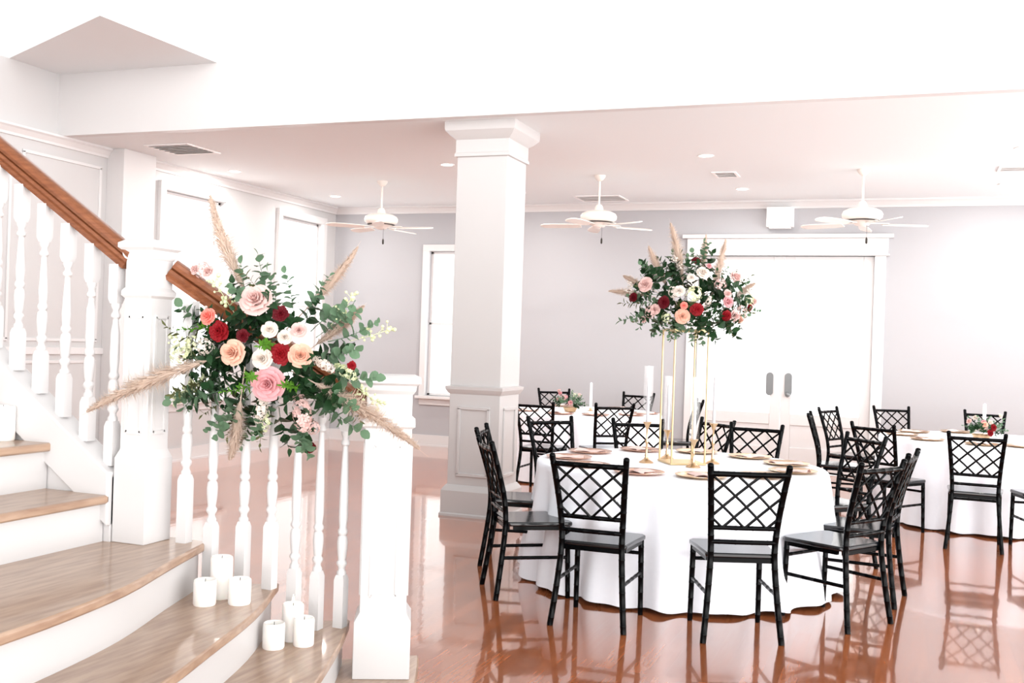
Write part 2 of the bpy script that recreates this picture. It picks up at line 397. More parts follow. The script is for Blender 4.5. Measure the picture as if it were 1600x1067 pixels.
# ------------------------------------------------------------------ column
CX0, CX1, CY0, CY1 = -3.695, -3.225, 8.37, 8.84
cx, cy, hw = (CX0 + CX1) / 2, (CY0 + CY1) / 2, 0.235
col = thing('column', 'square white panelled column rising from floor to ceiling', 'column', (cx, cy, 0))
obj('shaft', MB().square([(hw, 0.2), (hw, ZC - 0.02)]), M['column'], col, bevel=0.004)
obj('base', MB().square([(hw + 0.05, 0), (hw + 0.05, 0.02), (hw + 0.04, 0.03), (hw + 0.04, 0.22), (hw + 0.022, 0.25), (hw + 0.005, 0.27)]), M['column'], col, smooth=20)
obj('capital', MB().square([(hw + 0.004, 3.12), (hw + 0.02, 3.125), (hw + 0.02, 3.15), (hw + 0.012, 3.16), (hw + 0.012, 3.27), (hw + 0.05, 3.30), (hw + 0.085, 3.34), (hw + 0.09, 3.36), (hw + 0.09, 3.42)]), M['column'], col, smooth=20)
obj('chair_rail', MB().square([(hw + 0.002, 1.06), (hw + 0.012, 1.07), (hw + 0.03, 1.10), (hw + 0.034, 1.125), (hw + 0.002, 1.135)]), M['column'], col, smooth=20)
for k in range(4):
    mb = MB(); q = Matrix.Rotation(k * PI / 2, 3, 'Z')
    for c, d in (((0, -hw - 0.006, 0.94), (0.30, 0.02, 0.028)), ((0, -hw - 0.006, 0.36), (0.30, 0.02, 0.028)), ((-0.136, -hw - 0.006, 0.65), (0.028, 0.02, 0.58)), ((0.136, -hw - 0.006, 0.65), (0.028, 0.02, 0.58))):
        mb.box(q @ Vector(c), d, mtx=q)
    obj('panel_moulding', mb, M['column'], col, bevel=0.004)

# ------------------------------------------------------------------ staircase
RISE = 0.18; YC = 2.1
NOSE = {1: [(2.1, -1.33), (2.6, -1.41), (3.3, -1.60), (3.72, -1.75), (3.98, -1.86), (4.06, -1.90)],
        2: [(2.1, -1.60), (2.6, -1.68), (3.08, -1.82), (3.48, -1.96), (3.77, -2.08), (3.83, -2.11)],
        3: [(2.1, -1.87), (2.42, -1.92), (2.76, -2.01), (3.18, -2.13), (3.52, -2.27), (3.59, -2.30)],
        4: [(2.1, -2.19), (2.34, -2.21), (2.68, -2.27), (3.05, -2.39), (3.31, -2.47), (3.38, -2.495)]}
def smoothcurve(pts, n=4):
    o = []
    for i in range(len(pts) - 1):
        p0 = Vector(pts[max(i - 1, 0)]); p1 = Vector(pts[i]); p2 = Vector(pts[i + 1]); p3 = Vector(pts[min(i + 2, len(pts) - 1)])
        for k in range(n):
            t = k / n; o.append(0.5 * ((2 * p1) + (p2 - p0) * t + (2 * p0 - 5 * p1 + 4 * p2 - p3) * t * t + (3 * p1 - p0 - 3 * p2 + p3) * t ** 3))
    return o + [Vector(pts[-1])]
def nosing(k):
    if k <= 4: half = [(p[1], p[0]) for p in smoothcurve(NOSE[k])]
    else: half = [(-2.80 - 0.28 * (k - 5), 2.1), (-2.80 - 0.28 * (k - 5), 3.19)]
    return [(x, 2 * YC - y) for x, y in half[::-1]] + half[1:]      # near end -> far end
stair = thing('staircase', 'white staircase with brown wooden treads and flared curved bottom steps', 'staircase', (0, 0, 0))
NS = 10
for k in range(1, NS + 1):
    fr = nosing(k); z = k * RISE
    if k < NS: bk = nosing(k + 1)
    else: bk = [(x - 0.28, y) for x, y in fr]
    back = [(x - 0.10, y) for x, y in bk]
    if k == 4: back = [(-2.90, 1.02), (-2.90, 3.16), (-2.86, 3.16), (-2.86, 3.38), (-2.60, 3.40)]; back[0:1] = [(-2.60, 0.80), (-2.86, 0.82), (-2.86, 1.02), (-2.90, 1.02)]
    obj('tread', MB().prism(fr + back[::-1], z - 0.034, z), M['tread'], stair, bevel=0.008)
    off = 0.03
    rl = [(x - off, y) for x, y in fr]
    if k <= 4:
        e = 0.03
        rl = [(rl[0][0] - 0.02, rl[0][1] + e)] + rl[2:-2] + [(rl[-1][0] - 0.02, rl[-1][1] - e)]
        nx = bk if k < 4 else [(-2.86, 0.82), (-2.86, 3.36)]
        rl = [(nx[0][0] - 0.05, nx[0][1] + e)] + rl + [(nx[-1][0] - 0.05, nx[-1][1] - e)]
    n = len(rl); z0, z1 = (k - 1) * RISE, z - 0.033
    vs = []; 
    inner = []
    for i, (x, y) in enumerate(rl):
        a = Vector(rl[max(i - 1, 0)]); b = Vector(rl[min(i + 1, n - 1)]); d = (b - a).normalized(); inner.append((x - d.y * 0.018, y + d.x * 0.018))
    mb = MB(); mb.prism(rl + inner[::-1], z0, z1)
    obj('riser', mb, M['stairwhite'], stair, smooth=30)
# closed stringers above the fifth step (far and near side)
for ys in ((3.195, 3.265), (2 * YC - 3.265, 2 * YC - 3.195)):
    s_ = 0.643
    def zt(x): return 0.985 + (-2.82 - x) * s_ * 1.11
    xa, xb = -2.80, -4.6
    obj('stringer', MB().slab([(xa, 0.70), (xa, zt(xa)), (xb, zt(xb)), (xb, zt(xb) - 0.95), (-3.4, 0.0), (-2.86, 0.0), (-2.86, 0.70)], 'y', ys[0], ys[1]), M['stairwhite'], stair, bevel=0.004)
    obj('stringer_cap', MB().slab([(xa, zt(xa) - 0.19), (xa, zt(xa) + 0.012), (xb, zt(xb) + 0.012), (xb, zt(xb) - 0.19)], 'y', ys[0] - 0.022, ys[1] + 0.022), M['stairwhite'], stair, bevel=0.006)
# newel posts
def newel(loc, rz, w, hb, zcol, ztop, name_l):
    r = obj('newel_post', MB().square([(w * 1.22, 0), (w * 1.22, hb), (w * 1.02, hb + 0.03), (w, hb + 0.035), (w, zcol), (w * 0.98, zcol + 0.01), (w * 0.98, ztop - 0.07)]), M['stairwhite'], stair, bevel=0.003, smooth=20)
    r.location = loc; r.rotation_euler = (0, 0, rz); r['label'] = name_l
    obj('newel_cap', MB().square([(w, ztop - 0.075), (w * 1.12, ztop - 0.06), (w * 1.16, ztop - 0.04), (w * 1.34, ztop - 0.03), (w * 1.34, ztop - 0.012), (w * 1.05, ztop)]), M['stairwhite'], r, smooth=20)
    obj('newel_collar', MB().square([(w, zcol - 0.022), (w * 1.14, zcol - 0.012), (w * 1.14, zcol + 0.006), (w, zcol + 0.018)]), M['stairwhite'], r, smooth=20)
    for k in range(4):
        mb = MB(); q = Matrix.Rotation(k * PI / 2, 3, 'Z'); a, b = hb + 0.10, zcol - 0.09; pw = w * 0.55
        for c, d in (((0, -w - 0.002, a), (2 * pw, 0.008, 0.014)), ((0, -w - 0.002, b), (2 * pw, 0.008, 0.014)), ((-pw, -w - 0.002, (a + b) / 2), (0.012, 0.008, b - a)), ((pw, -w - 0.002, (a + b) / 2), (0.012, 0.008, b - a))):
            mb.box(q @ Vector(c), d, mtx=q)
        obj('panel_moulding', mb, M['stairwhite'], r)
    return r
N1 = Vector((-1.94, 3.80, 0.18)); N2 = Vector((-2.72, 3.275, 0.72))
newel(N1, 0.45, 0.092, 0.225, 1.01, 1.20, 'front newel post on the bottom step')
newel(N2, 0.0, 0.062, 0.32, 0.95, 1.15, 'rear newel post on the fourth step')
# balusters
def baluster_mb(H, hb, ht):
    s_ = 0.0215
    mb = MB().square([(s_, 0), (s_, hb - 0.02), (s_ * 0.75, hb)])
    t0, t1 = hb, H - ht; L = t1 - t0
    pr = [(0.019, t0), (0.019, t0 + .012), (0.0135, t0 + .02), (0.0135, t0 + .03), (0.021, t0 + .042), (0.021, t0 + .05), (0.015, t0 + .06), (0.018, t0 + .075), (0.021, t0 + 0.11), (0.0215, t0 + 0.13), (0.019, t0 + 0.15), (0.0135, t0 + .158), (0.02, t0 + .168), (0.02, t0 + .178), (0.0145, t0 + .188), (0.0185, t0 + 0.23), (0.0175, t0 + 0.34)]
    pr = [(r, z) for r, z in pr if z < t1 - 0.1] + [(0.0115, t1 - 0.075), (0.011, t1 - 0.06), (0.018, t1 - .052), (0.018, t1 - .042), (0.0125, t1 - .034), (0.0125, t1 - .024), (0.019, t1 - .012), (0.019, t1)]
    mb.lathe(pr, n=14)
    mb.square([(s_ * 0.75, H - ht), (s_, H - ht + 0.02), (s_, H)])
    return mb
RA = Vector((-2.66, 3.325, 1.765)); RB = Vector((-2.00, 3.755, 1.235))      # lower rail centre line
UA = Vector((-2.775, 3.235, 1.795)); US = 0.655                            # upper rail goes up towards -x
def lower_rail_z(x): return RA.z + (RB.z - RA.z) * (x - RA.x) / (RB.x - RA.x)
for x, y, z in ((-2.56, 3.325, .72), (-2.47, 3.37, .54), (-2.372, 3.44, .54), (-2.28, 3.49, .54), (-2.222, 3.575, .36), (-2.16, 3.645, .36), (-2.09, 3.715, .36)):
    H = lower_rail_z(x) - 0.04 - z
    o = obj('baluster', baluster_mb(H, {.72: .26, .54: .26, .36: .25}[z] + (0.0 if z > .4 else (x + 2.222) * -0.3), 0.12), M['stairwhite'], stair, smooth=35)
    o.location = (x, y, z)
for i in range(9):
    x = -2.835 - 0.121 * i
    zb = 0.985 + (-2.82 - x) * 0.7137 + 0.01; H = UA.z + (UA.x - x) * US - 0.058 - zb
    o = obj('baluster', baluster_mb(H, 0.17, 0.15), M['stairwhite'], stair, smooth=35); o.location = (x, 3.23, zb)
# handrails: moulded profile swept along a line
def rail_mb(a, b):
    a, b = Vector(a), Vector(b); d = (b - a).normalized(); sx = d.cross(zz).normalized(); uz = sx.cross(d)
    prof = [(-0.024, -0.042), (0.024, -0.042), (0.028, -0.030), (0.021, -0.022), (0.030, -0.010), (0.024, 0.0), (0.013, 0.004), (0.029, 0.009), (0.034, 0.022), (0.030, 0.034), (0.018, 0.042), (0, 0.045)]
    prof = prof + [(-x, y) for x, y in prof[-2:1:-1]]
    n = len(prof); vs = [p + sx * x + uz * y for p in (a, b) for x, y in prof]
    return MB().add(vs, [tuple(range(n)), tuple(range(2 * n - 1, n - 1, -1))] + [(i, (i + 1) % n, n + (i + 1) % n, n + i) for i in range(n)])
obj('handrail', rail_mb(RA, RB), M['rail'], stair, smooth=30)
obj('handrail', rail_mb((UA.x - 1.15, UA.y, UA.z + 1.15 * US), UA), M['rail'], stair, smooth=30)

# ------------------------------------------------------------------ pillar candles on the steps
def pillar(loc, r, h, label, flame):
    t = thing('pillar_candle', label, 'candle', loc, 0, 'white pillar candles on the steps')
    obj('wax_body', MB().lathe([(r * 0.94, 0), (r, 0.006), (r, h - 0.012), (r * 0.97, h - 0.003), (r * 0.9, h), (r * 0.8, h - 0.006), (r * 0.3, h - 0.012)], n=28), M['wax'], t, smooth=50)
    obj('wick', MB().tube([(0, 0, h - 0.013), (0.001, 0, h + 0.003)], 0.0012, 5), M['wick'], t)
    if flame: obj('flame', MB().lathe([(0.001, h + 0.002), (0.0055, h + 0.010), (0.005, h + 0.018), (0.0015, h + 0.030), (0.0003, h + 0.034)], n=10), M['flame'], t)
for p in (((-2.345, 3.175, .54), .041, .092, 'short white pillar candle left of the tall one, upper trio', False),
          ((-2.245, 3.245, .54), .041, .093, 'short white pillar candle right of the tall one, upper trio', False),
          ((-2.355, 3.285, .54), .041, .155, 'tall white pillar candle at the back of the upper trio', False),
          ((-2.165, 3.355, .36), .041, .095, 'front left white pillar candle of the lower trio on the steps', False),
          ((-2.160, 3.475, .36), .041, .140, 'tall burning white pillar candle at the back of the lower trio', True),
          ((-2.085, 3.435, .36), .039, .105, 'right white pillar candle of the lower trio on the steps', False),
          ((-3.285, 3.135, 1.08), .046, .135, 'lone white pillar candle on the upper straight step', False)):
    pillar(*p)

# ------------------------------------------------------------------ lattice-back chairs
def bamboo(path, r, gap=0.085, taper=0.0, n=8):
    pts = smoothcurve(path, 6); L = [0]
    for i in range(1, len(pts)): L.append(L[-1] + (pts[i] - pts[i - 1]).length)
    tot = L[-1]; P = []; Rr = []
    def at(s):
        for i in range(1, len(L)):
            if s <= L[i] + 1e-9:
                t = (s - L[i - 1]) / max(1e-9, L[i] - L[i - 1]); return pts[i - 1].lerp(pts[i], t)
        return pts[-1]
    k = max(2, round(tot / gap)); 
    ss = []
    for i in range(k):
        a = tot * i / k; w = tot / k
        ss += [(a + w * 0.0, 1.0), (a + w * 0.44, 1.0), (a + w * 0.47, 1.06), (a + w * 0.53, 1.06), (a + w * 0.56, 1.0)]
    ss.append((tot, 1.0))
    for s, m in ss: P.append(at(s)); Rr.append(r * m * (1 - taper * s / tot))
    return MB().tube(P, Rr, n)
POST = [(.205, -.266, 0), (.183, -.234, .22), (.168, -.212, .44), (.174, -.226, .60), (.187, -.268, .76), (.204, -.318, .925)]
def post_at(z):
    for a, b in zip(POST[:-1], POST[1:]):
        if z <= b[2]: t = (z - a[2]) / (b[2] - a[2]); return a[0] + (b[0] - a[0]) * t, a[1] + (b[1] - a[1]) * t
    return POST[-1][:2]
def make_chair(label):
    t = thing('lattice_chair', label, 'chair')
    st = MB(); n = 8
    pts = []
    for a, b in ((-.172, -.205), (.172, -.205), (.208, .19)): pts.append((a, b))
    pts = [(-.172, -.208), (.172, -.208), (.19, -.19), (.212, .165), (.19, .197), (-.19, .197), (-.212, .165), (-.19, -.19)]
    st.prism(pts, .432, .458)
    obj('seat', st, M['seat'], t, bevel=0.008)
    fr = MB()
    for s in (-1, 1): fr.box((s * .178, 0, .421), (.022, .33, .024), rz=-s * 0.05)
    fr.box((0, .165, .421), (.36, .022, .024)); fr.box((0, -.195, .421), (.33, .022, .024))
    obj('seat_frame', fr, M['black'], t)
    for s in (-1, 1):
        mb = bamboo([(s * x, y, z) for x, y, z in POST], .0168)
        mb.lathe([(.0168, 0), (.0165, .008), (.011, .015), (0.002, .017)], (s * .204, -.318, .925), 8, cap=False)
        obj('back_post', mb, M['black'], t, smooth=50)
        obj('front_leg', bamboo([(s * .186, .168, .43), (s * .189, .174, .2), (s * .191, .18, 0)], .0165, taper=.12), M['black'], t, smooth=50)
        x0, y0 = post_at(.24); obj('side_stretcher', bamboo([(s * x0, y0, .245), (s * .189, .174, .245)], .0105), M['black'], t, smooth=50)
    obj('front_stretcher', bamboo([(-.188, .171, .352), (.188, .171, .352)], .0105), M['black'], t, smooth=50)
    x1, y1 = post_at(.885); obj('top_rail', bamboo([(-x1, y1, .885), (0, y1 - .012, .885), (x1, y1, .885)], .015), M['black'], t, smooth=50)
    for z in (.595, .520):
        x1, y1 = post_at(z); obj('back_rail', bamboo([(-x1, y1, z), (0, y1 - .006, z), (x1, y1, z)], .0125), M['black'], t, smooth=50)
    lat = MB(); p = 1 / 3; Hh = 2.5 * p
    def L3(u, v):
        z = .885 - v / Hh * .29; x, y = post_at(z); return Vector(((2 * u - 1) * x, y - .009 * (1 - (2 * u - 1) ** 2), z))
    for k in range(-3, 4):
        for sg in (1, -1):
            # line u = k*p + v (sg=1) or mirrored
            v0 = max(0, -k * p); v1 = min(Hh, 1 - k * p)
            if v1 - v0 < 0.02: continue
            f = (lambda v: (k * p + v)) if sg == 1 else (lambda v: 1 - (k * p + v))
            lat.tube([L3(f(v0 + (v1 - v0) * q / 4), v0 + (v1 - v0) * q / 4) for q in range(5)], .0074, 6)
    obj('lattice', lat, M['black'], t, smooth=50)
    return t
CH0 = [None]
T1 = Vector((-1.37, 6.93, 0)); T2 = Vector((0.75, 10.75, 0)); T3 = Vector((-3.45, 11.6, 0))
def chair(mx, my, T, label, group, turn=0.0):
    d = Vector((T.x - mx, T.y - my, 0)).normalized(); d = Matrix.Rotation(turn, 3, 'Z') @ d
    loc = Vector((mx, my, 0)) + d * .27; rz = math.atan2(d.y, d.x) - PI / 2
    if CH0[0] is None:
        CH0[0] = make_chair(label); c = CH0[0]; c.location = loc; c.rotation_euler = (0, 0, rz); c['group'] = group; return c
    return dup(CH0[0], loc, rz, label, group)
G1 = 'black lattice-back chairs around the front table'
chair(-1.545, 5.40, T1, "black lattice-back chair before the front table, left of the near pair", G1, 0.12)
chair(-0.735, 5.515, T1, "black lattice-back chair before the front table, right of the near pair", G1, -0.05)
chair(-2.325, 5.935, T1, "nearer black lattice-back chair seen edge-on left of the front table", G1, -0.22)
chair(-2.70, 6.80, T1, "black lattice-back chair just behind the edge-on one left of the front table", G1, 0.12)
chair(-0.125, 6.155, T1, "nearest black lattice-back chair of the overlapping row right of the front table", G1, 0.0)
chair(0.03, 6.90, T1, "rightmost, edge-on black lattice-back chair of the row at the front table", G1, -0.12)
chair(-0.27, 8.05, T1, "farthest black lattice-back chair of the overlapping row right of the front table", G1, -0.05)
chair(-1.085, 8.50, T1, "black lattice-back chair behind the front table, below the door handles", G1, 0.1)
chair(-1.98, 8.28, T1, "black lattice-back chair behind the front table and the leftmost gold candlestick", G1, 0.0)
chair(-1.47, 8.80, T1, "turned black lattice-back chair glimpsed between the gold stand poles", G1, -0.75)
chair(-2.62, 8.00, T1, "black lattice-back chair at the front table's left rear, beside the column", G1, 0.0)
G2 = 'black lattice-back chairs around the right rear table'
chair(0.56, 8.97, T2, 'black lattice-back chair seen squarely from behind at the right rear table', G2, 0.05)
chair(-0.20, 9.42, T2, 'black lattice-back chair at the right rear table, its seat seen sideways', G2, 0.05)
chair(-0.79, 10.55, T2, 'nearer of two narrow black lattice-back chairs before the white double doors', G2, -0.1)
chair(-0.70, 11.75, T2, 'farther of two narrow black lattice-back chairs before the white double doors', G2, 0.2)
chair(-0.09, 12.60, T2, 'black lattice-back chair behind the right table, just right of the doors', G2, 0.0)
chair(0.86, 12.60, T2, 'black lattice-back chair behind the low flowers with a red bloom', G2, 0.0)
chair(1.16, 9.08, T2, 'black lattice-back chair cut off by the right edge of the photo', G2, 0.0)
G3 = 'black lattice-back chairs around the left rear table'
chair(-3.47, 10.02, T3, 'black lattice-back chair at the left rear table, right against the column', G3, 0.0)
chair(-2.75, 10.36, T3, 'black lattice-back chair seen squarely from behind at the left rear table', G3, 0.1)
chair(-4.22, 12.92, T3, 'black lattice-back chair behind the left rear table, left of its low flowers', G3, 0.0)
chair(-3.13, 12.95, T3, 'black lattice-back chair behind the left rear table, right of its flowers', G3, 0.1)
chair(-2.22, 12.05, T3, 'black lattice-back chair at the left rear table, seen through the gold poles', G3, 0.0)

# ------------------------------------------------------------------ tables and cloths
def table(T, label, clabel, rad=0.94, seed=1, hem=1.04, amp=0.05):
    t = thing('round_table', label, 'table', T, 0, 'round banquet tables')
    obj('tabletop', MB().lathe([(rad - .02, .725), (rad - .004, .73), (rad - .004, .748), (rad - .02, .752)], n=48), M['plastic'], t)
    for k in range(4):
        a = PI / 4 + k * PI / 2; obj('leg', MB().tube([(.6 * math.cos(a), .6 * math.sin(a), 0), (.55 * math.cos(a), .55 * math.sin(a), .726)], .016), M['nickel'], t)
    rr = random.Random(seed); n = 288; mb = MB(); vs = []; fs = []
    ph = [rr.uniform(0, 6.28) for _ in range(4)]
    def wave(a):
        return 0.62 * math.sin(17 * a + ph[0] + 0.7 * math.sin(3 * a + ph[1])) + 0.38 * math.sin(27 * a + ph[2] + math.sin(2 * a + ph[3]))
    rows = [(0.3, .757, 0), (rad - .05, .757, 0), (rad + .002, .754, 0), (rad + .012, .745, 0.02), (rad + .016, .72, .1), (rad + .02, .66, .25), (rad + .03, .5, .55), (rad + .055, .3, .8), (hem - .008, .12, .93), (hem, .022, 1)]
    vs.append((0, 0, .757))
    for r, z, w in rows:
        for i in range(n):
            a = 2 * PI * i / n; q = r + amp * w * wave(a); zz2 = z + (0.012 * w * (wave(a + .05)) if z < .05 else 0)
            vs.append((q * math.cos(a), q * math.sin(a), max(.008, zz2)))
    for i in range(n): fs.append((0, 1 + i, 1 + (i + 1) % n))
    for k in range(len(rows) - 1):
        for i in range(n): j = (i + 1) % n; b = 1 + k * n; fs.append((b + i, b + n + i, b + n + j, b + j))
    mb.add(vs, fs)
    o = obj('tablecloth', mb, M['cloth'], smooth=70); o.location = T
    return tag(o, clabel, 'tablecloth', 'white floor-length tablecloths')
table(T1, 'round table under the white cloth carrying the tall gold flower stand', 'white floor-length cloth on the front round table with the tall flowers', seed=3)
table(T2, 'round table under the white cloth at the right rear', 'white floor-length cloth on the right rear round table', seed=8)
table(T3, 'round table under the white cloth at the left rear', 'white floor-length cloth on the left rear round table behind the column', rad=.90, hem=.99, seed=5)

# charger plates and napkins
pm = MB().lathe([(.095, 0), (.10, .003), (.135, .008), (.152, .013), (.156, .016), (.152, .0175), (.132, .012), (.10, .007), (.02, .006)], n=40).mesh('charger_plate', M['rosegold'], 40)
pg = MB().lathe([(.095, 0), (.10, .003), (.135, .008), (.152, .013), (.156, .016), (.152, .0175), (.132, .012), (.10, .007), (.02, .006)], n=40).mesh('charger_plate', M['gold'], 40)
nb = MB()
nv = []; nf = []
for j in range(7):
    for i in range(5):
        u, v = i / 4 - .5, j / 6 - .5
        w = .075 * (0.45 + 1.0 * abs(v) ** 1.0)
        nv.append((u * w * 2, v * .2, .012 + .014 * (1 - (2 * u) ** 2) * (.6 + .8 * abs(v)) + .003 * math.sin(9 * v + 5 * u)))
for j in range(6):
    for i in range(4): a = j * 5 + i; nf.append((a, a + 1, a + 6, a + 5))
nb.add(nv, nf)
nb.add([(x, y, .0115) for x, y, z in nv], [f[::-1] for f in nf])
nm = nb.mesh('napkin', M['napkin'], 60)
def setting(T, ang, where, table_name, rad=.74, gold=False):
    a = math.radians(ang); p = Vector((T.x + rad * math.cos(a), T.y + rad * math.sin(a), .758))
    o = link('charger_plate', pg if gold else pm); o.location = p
    tag(o, ('gold' if gold else 'rose gold') + ' charger plate on the ' + table_name + ', ' + where, 'plate', 'charger plates on the ' + table_name)
    n = link('napkin', nm); n.location = p + Vector((0, 0, -.002)); n.rotation_euler = (0, 0, a + PI / 2)
    tag(n, 'blush folded napkin on the ' + table_name + ', ' + where, 'napkin', 'napkins on the ' + table_name)
FT, RT, LT = 'front table', 'right rear table', 'left rear table'
for a, w, g in ((262, 'near side, behind the left front chair', 0), (291, 'near side, behind the right front chair', 1), (229, 'left front side', 0), (195, 'left side', 0), (160, 'left rear side', 0), (124, 'rear side, left of the gold stand', 0),
                (92, 'rear side, right behind the gold stand', 1), (60, 'rear side, before the chair at the doors', 1), (28, 'right rear side', 1), (354, 'right side', 1), (323, 'right front side', 1)):
    setting(T1, a, w, FT, gold=bool(g))
for a, w in ((264, 'near side, behind the square-on chair'), (225, 'left front side'), (186, 'left side'), (148, 'left rear side'), (108, 'rear side'), (290, 'near side, at the right edge')):
    setting(T2, a, w, RT, gold=True)
for a, w in ((268, 'near side by the column chair'), (298, 'near side behind the square-on chair'), (228, 'left front side'), (334, 'right front side'), (125, 'left rear side'), (70, 'right rear side'), (5, 'right side')):
    setting(T3, a, w, LT)

# ------------------------------------------------------------------ flowers: shared part meshes
def petal(mb, a0, w, rb, rtop, h, curl, z0=0.0, nu=4, nv=4, ruf=0.0, rnd=R):
    vs = []
    ph = rnd.uniform(0, 6)
    for j in range(nv + 1):
        v = j / nv
        for i in range(nu + 1):
            u = 2 * i / nu - 1
            ww = w * (0.45 + 0.75 * math.sin(min(1, v * 1.15) * PI / 2)) * (1 if v < .8 else 1 - .5 * (v - .8) / .2)
            ang = a0 + u * ww
            r = rb + (rtop - rb) * v ** 1.4 + curl * max(0, v - .6) ** 2 * 2.2 + ruf * math.sin(5 * u + ph) * v
            z = z0 + h * (v ** .9) - .30 * h * u * u * v * v - curl * max(0, v - .7) * 1.0
            vs.append((r * math.cos(ang), r * math.sin(ang), z))
    fs = []
    for j in range(nv):
        for i in range(nu): k = j * (nu + 1) + i; fs.append((k, k + 1, k + nu + 2, k + nu + 1))
    mb.add(vs, fs)
def rose_mesh(m, seed, openness=1.0):
    rnd = random.Random(seed); mb = MB()
    L = [(3, .04, .10, .80, 0, .95), (3, .08, .20, .84, .0, .9), (4, .13, .33, .82, .06, .75), (5, .19, .50, .76, .18, .66), (5, .24, .70, .62, .34, .62), (6, .27, .88, .42, .42, .56)]
    for li, (n, rb, rr_, h, cu, w) in enumerate(L):
        o = rnd.uniform(0, 6)
        for k in range(n): petal(mb, o + 2 * PI * k / n + rnd.uniform(-.12, .12), w * 1.25, rb, rr_ * openness, h * rnd.uniform(.93, 1.05), cu * .5, z0=-.08 * li, rnd=rnd)
    mb.lathe([(0.02, -.5), (.2, -.42), (.28, -.25), (.22, -.1)], n=10)
    return mb.mesh('rose', m, 80)
def dahlia_mesh(m, seed):
    rnd = random.Random(seed); mb = MB()
    for li, (n, rb, rr_, h) in enumerate(((5, .03, .12, .42), (8, .06, .34, .46), (10, .10, .58, .40), (12, .14, .80, .26), (13, .16, .96, .06))):
        o = rnd.uniform(0, 6)
        for k in range(n): petal(mb, o + 2 * PI * k / n, 4.6 / n, rb, rr_ * rnd.uniform(.85, 1.05), h * 1.25, .16, z0=-.05 * li, nu=2, nv=3, ruf=.03, rnd=rnd)
    mb.lathe([(0.02, -.45), (.2, -.38), (.26, -.25), (.2, -.1)], n=10)
    return mb.mesh('dahlia', m, 80)
def cluster_mesh(m, seed, n=46, sx=1, sz=1, fl=.2, name='blossom_cluster'):
    rnd = random.Random(seed); mb = MB()
    for _ in range(n):
        z = rnd.uniform(-1, 1); a = rnd.uniform(0, 2 * PI); q = math.sqrt(1 - z * z); k = rnd.uniform(.75, 1)
        d = Vector((q * math.cos(a), q * math.sin(a), z)); p = Vector((d.x * sx, d.y * sx, d.z * sz)) * k
        t1 = d.orthogonal().normalized(); t2 = d.cross(t1); o = rnd.uniform(0, 6); f = fl * rnd.uniform(.8, 1.25)
        for j in range(4):
            e = t1 * math.cos(o + j * PI / 2) + t2 * math.sin(o + j * PI / 2); s_ = d.cross(e)
            mb.add([p, p + e * f * .6 + s_ * f * .42 + d * f * .15, p + e * f * 1.05 + d * f * .05, p + e * f * .6 - s_ * f * .42 + d * f * .15], [(0, 1, 2, 3)])
    return mb.mesh(name, m, 0)
def leaf(mb, p, d, nrm, l, w, kind):
    d = d.normalized(); s_ = d.cross(nrm).normalized(); n = s_.cross(d)
    if kind == 'round': pr = [(0, .12), (.18, .7), (.45, 1.0), (.75, .82), (.95, .35)]
    elif kind == 'heart': pr = [(0, .15), (.15, .75), (.38, 1.0), (.7, .6), (.92, .2)]
    else: pr = [(0, .1), (.25, .75), (.5, 1.0), (.78, .6), (.95, .15)]
    vs = []; fs = []
    for t, k in pr:
        c = p + d * l * t - n * l * .22 * t * t
        vs += [c - s_ * w * k + n * w * .25 * k, c, c + s_ * w * k + n * w * .25 * k]
    vs.append(p + d * l - n * l * .24)
    for i in range(len(pr) - 1): a = 3 * i; fs += [(a, a + 1, a + 4, a + 3), (a + 1, a + 2, a + 5, a + 4)]
    a = 3 * (len(pr) - 1); fs += [(a, a + 1, len(vs) - 1), (a + 1, a + 2, len(vs) - 1)]
    mb.add(vs, fs)
def sprig_mesh(name, m, seed, L=.25, n=12, ll=.045, lw=.02, kind='round', bend=.25, start=.25, spread=1.0):
    rnd = random.Random(seed); mb = MB(); a = rnd.uniform(0, 6.28); bx, by = bend * math.cos(a), bend * math.sin(a)
    def P(t): return Vector((bx * L * t * t, by * L * t * t, L * t))
    mb.tube([P(i / 6) for i in range(7)], [.0022 - .0014 * i / 6 for i in range(7)], 4)
    for i in range(n):
        t = start + (1 - start) * i / (n - 1); p = P(t); tg = (P(min(1, t + .02)) - P(t - .02)).normalized()
        ph = i * 2.4 + rnd.uniform(-.5, .5); o = tg.orthogonal().normalized(); side = o * math.cos(ph) + tg.cross(o) * math.sin(ph)
        d = side * spread + tg * rnd.uniform(.35, .9)
        if i == n - 1: d = tg + side * .2
        nr = tg * .8 - side * .4 + Vector((rnd.uniform(-.4, .4), rnd.uniform(-.4, .4), rnd.uniform(-.4, .4)))
        k = rnd.uniform(.75, 1.2) * (1 - .35 * t * t)
        leaf(mb, p, d, nr, ll * k, lw * k, kind)
    return mb.mesh(name, m, 80)
def buds_mesh(m, seed, L=.2, n=22):
    rnd = random.Random(seed); mb = MB()
    mb.tube([(0, 0, 0), (0.004, 0, L * .5), (0, .003, L)], .0016, 4)
    for i in range(n):
        t = rnd.uniform(.35, 1); a = rnd.uniform(0, 6.28); q = .035 * rnd.uniform(.3, 1)
        p0 = Vector((0, 0, L * t * .92)); p = Vector((q * math.cos(a), q * math.sin(a), L * t))
        mb.tube([p0, p], .0009, 3); r = rnd.uniform(.005, .0095)
        mb.lathe([(0.001, -r), (r * .8, -r * .5), (r, 0), (r * .75, r * .6), (.001, r)], p, 6, cap=False)
    return mb.mesh('wax_flower', m, 60)
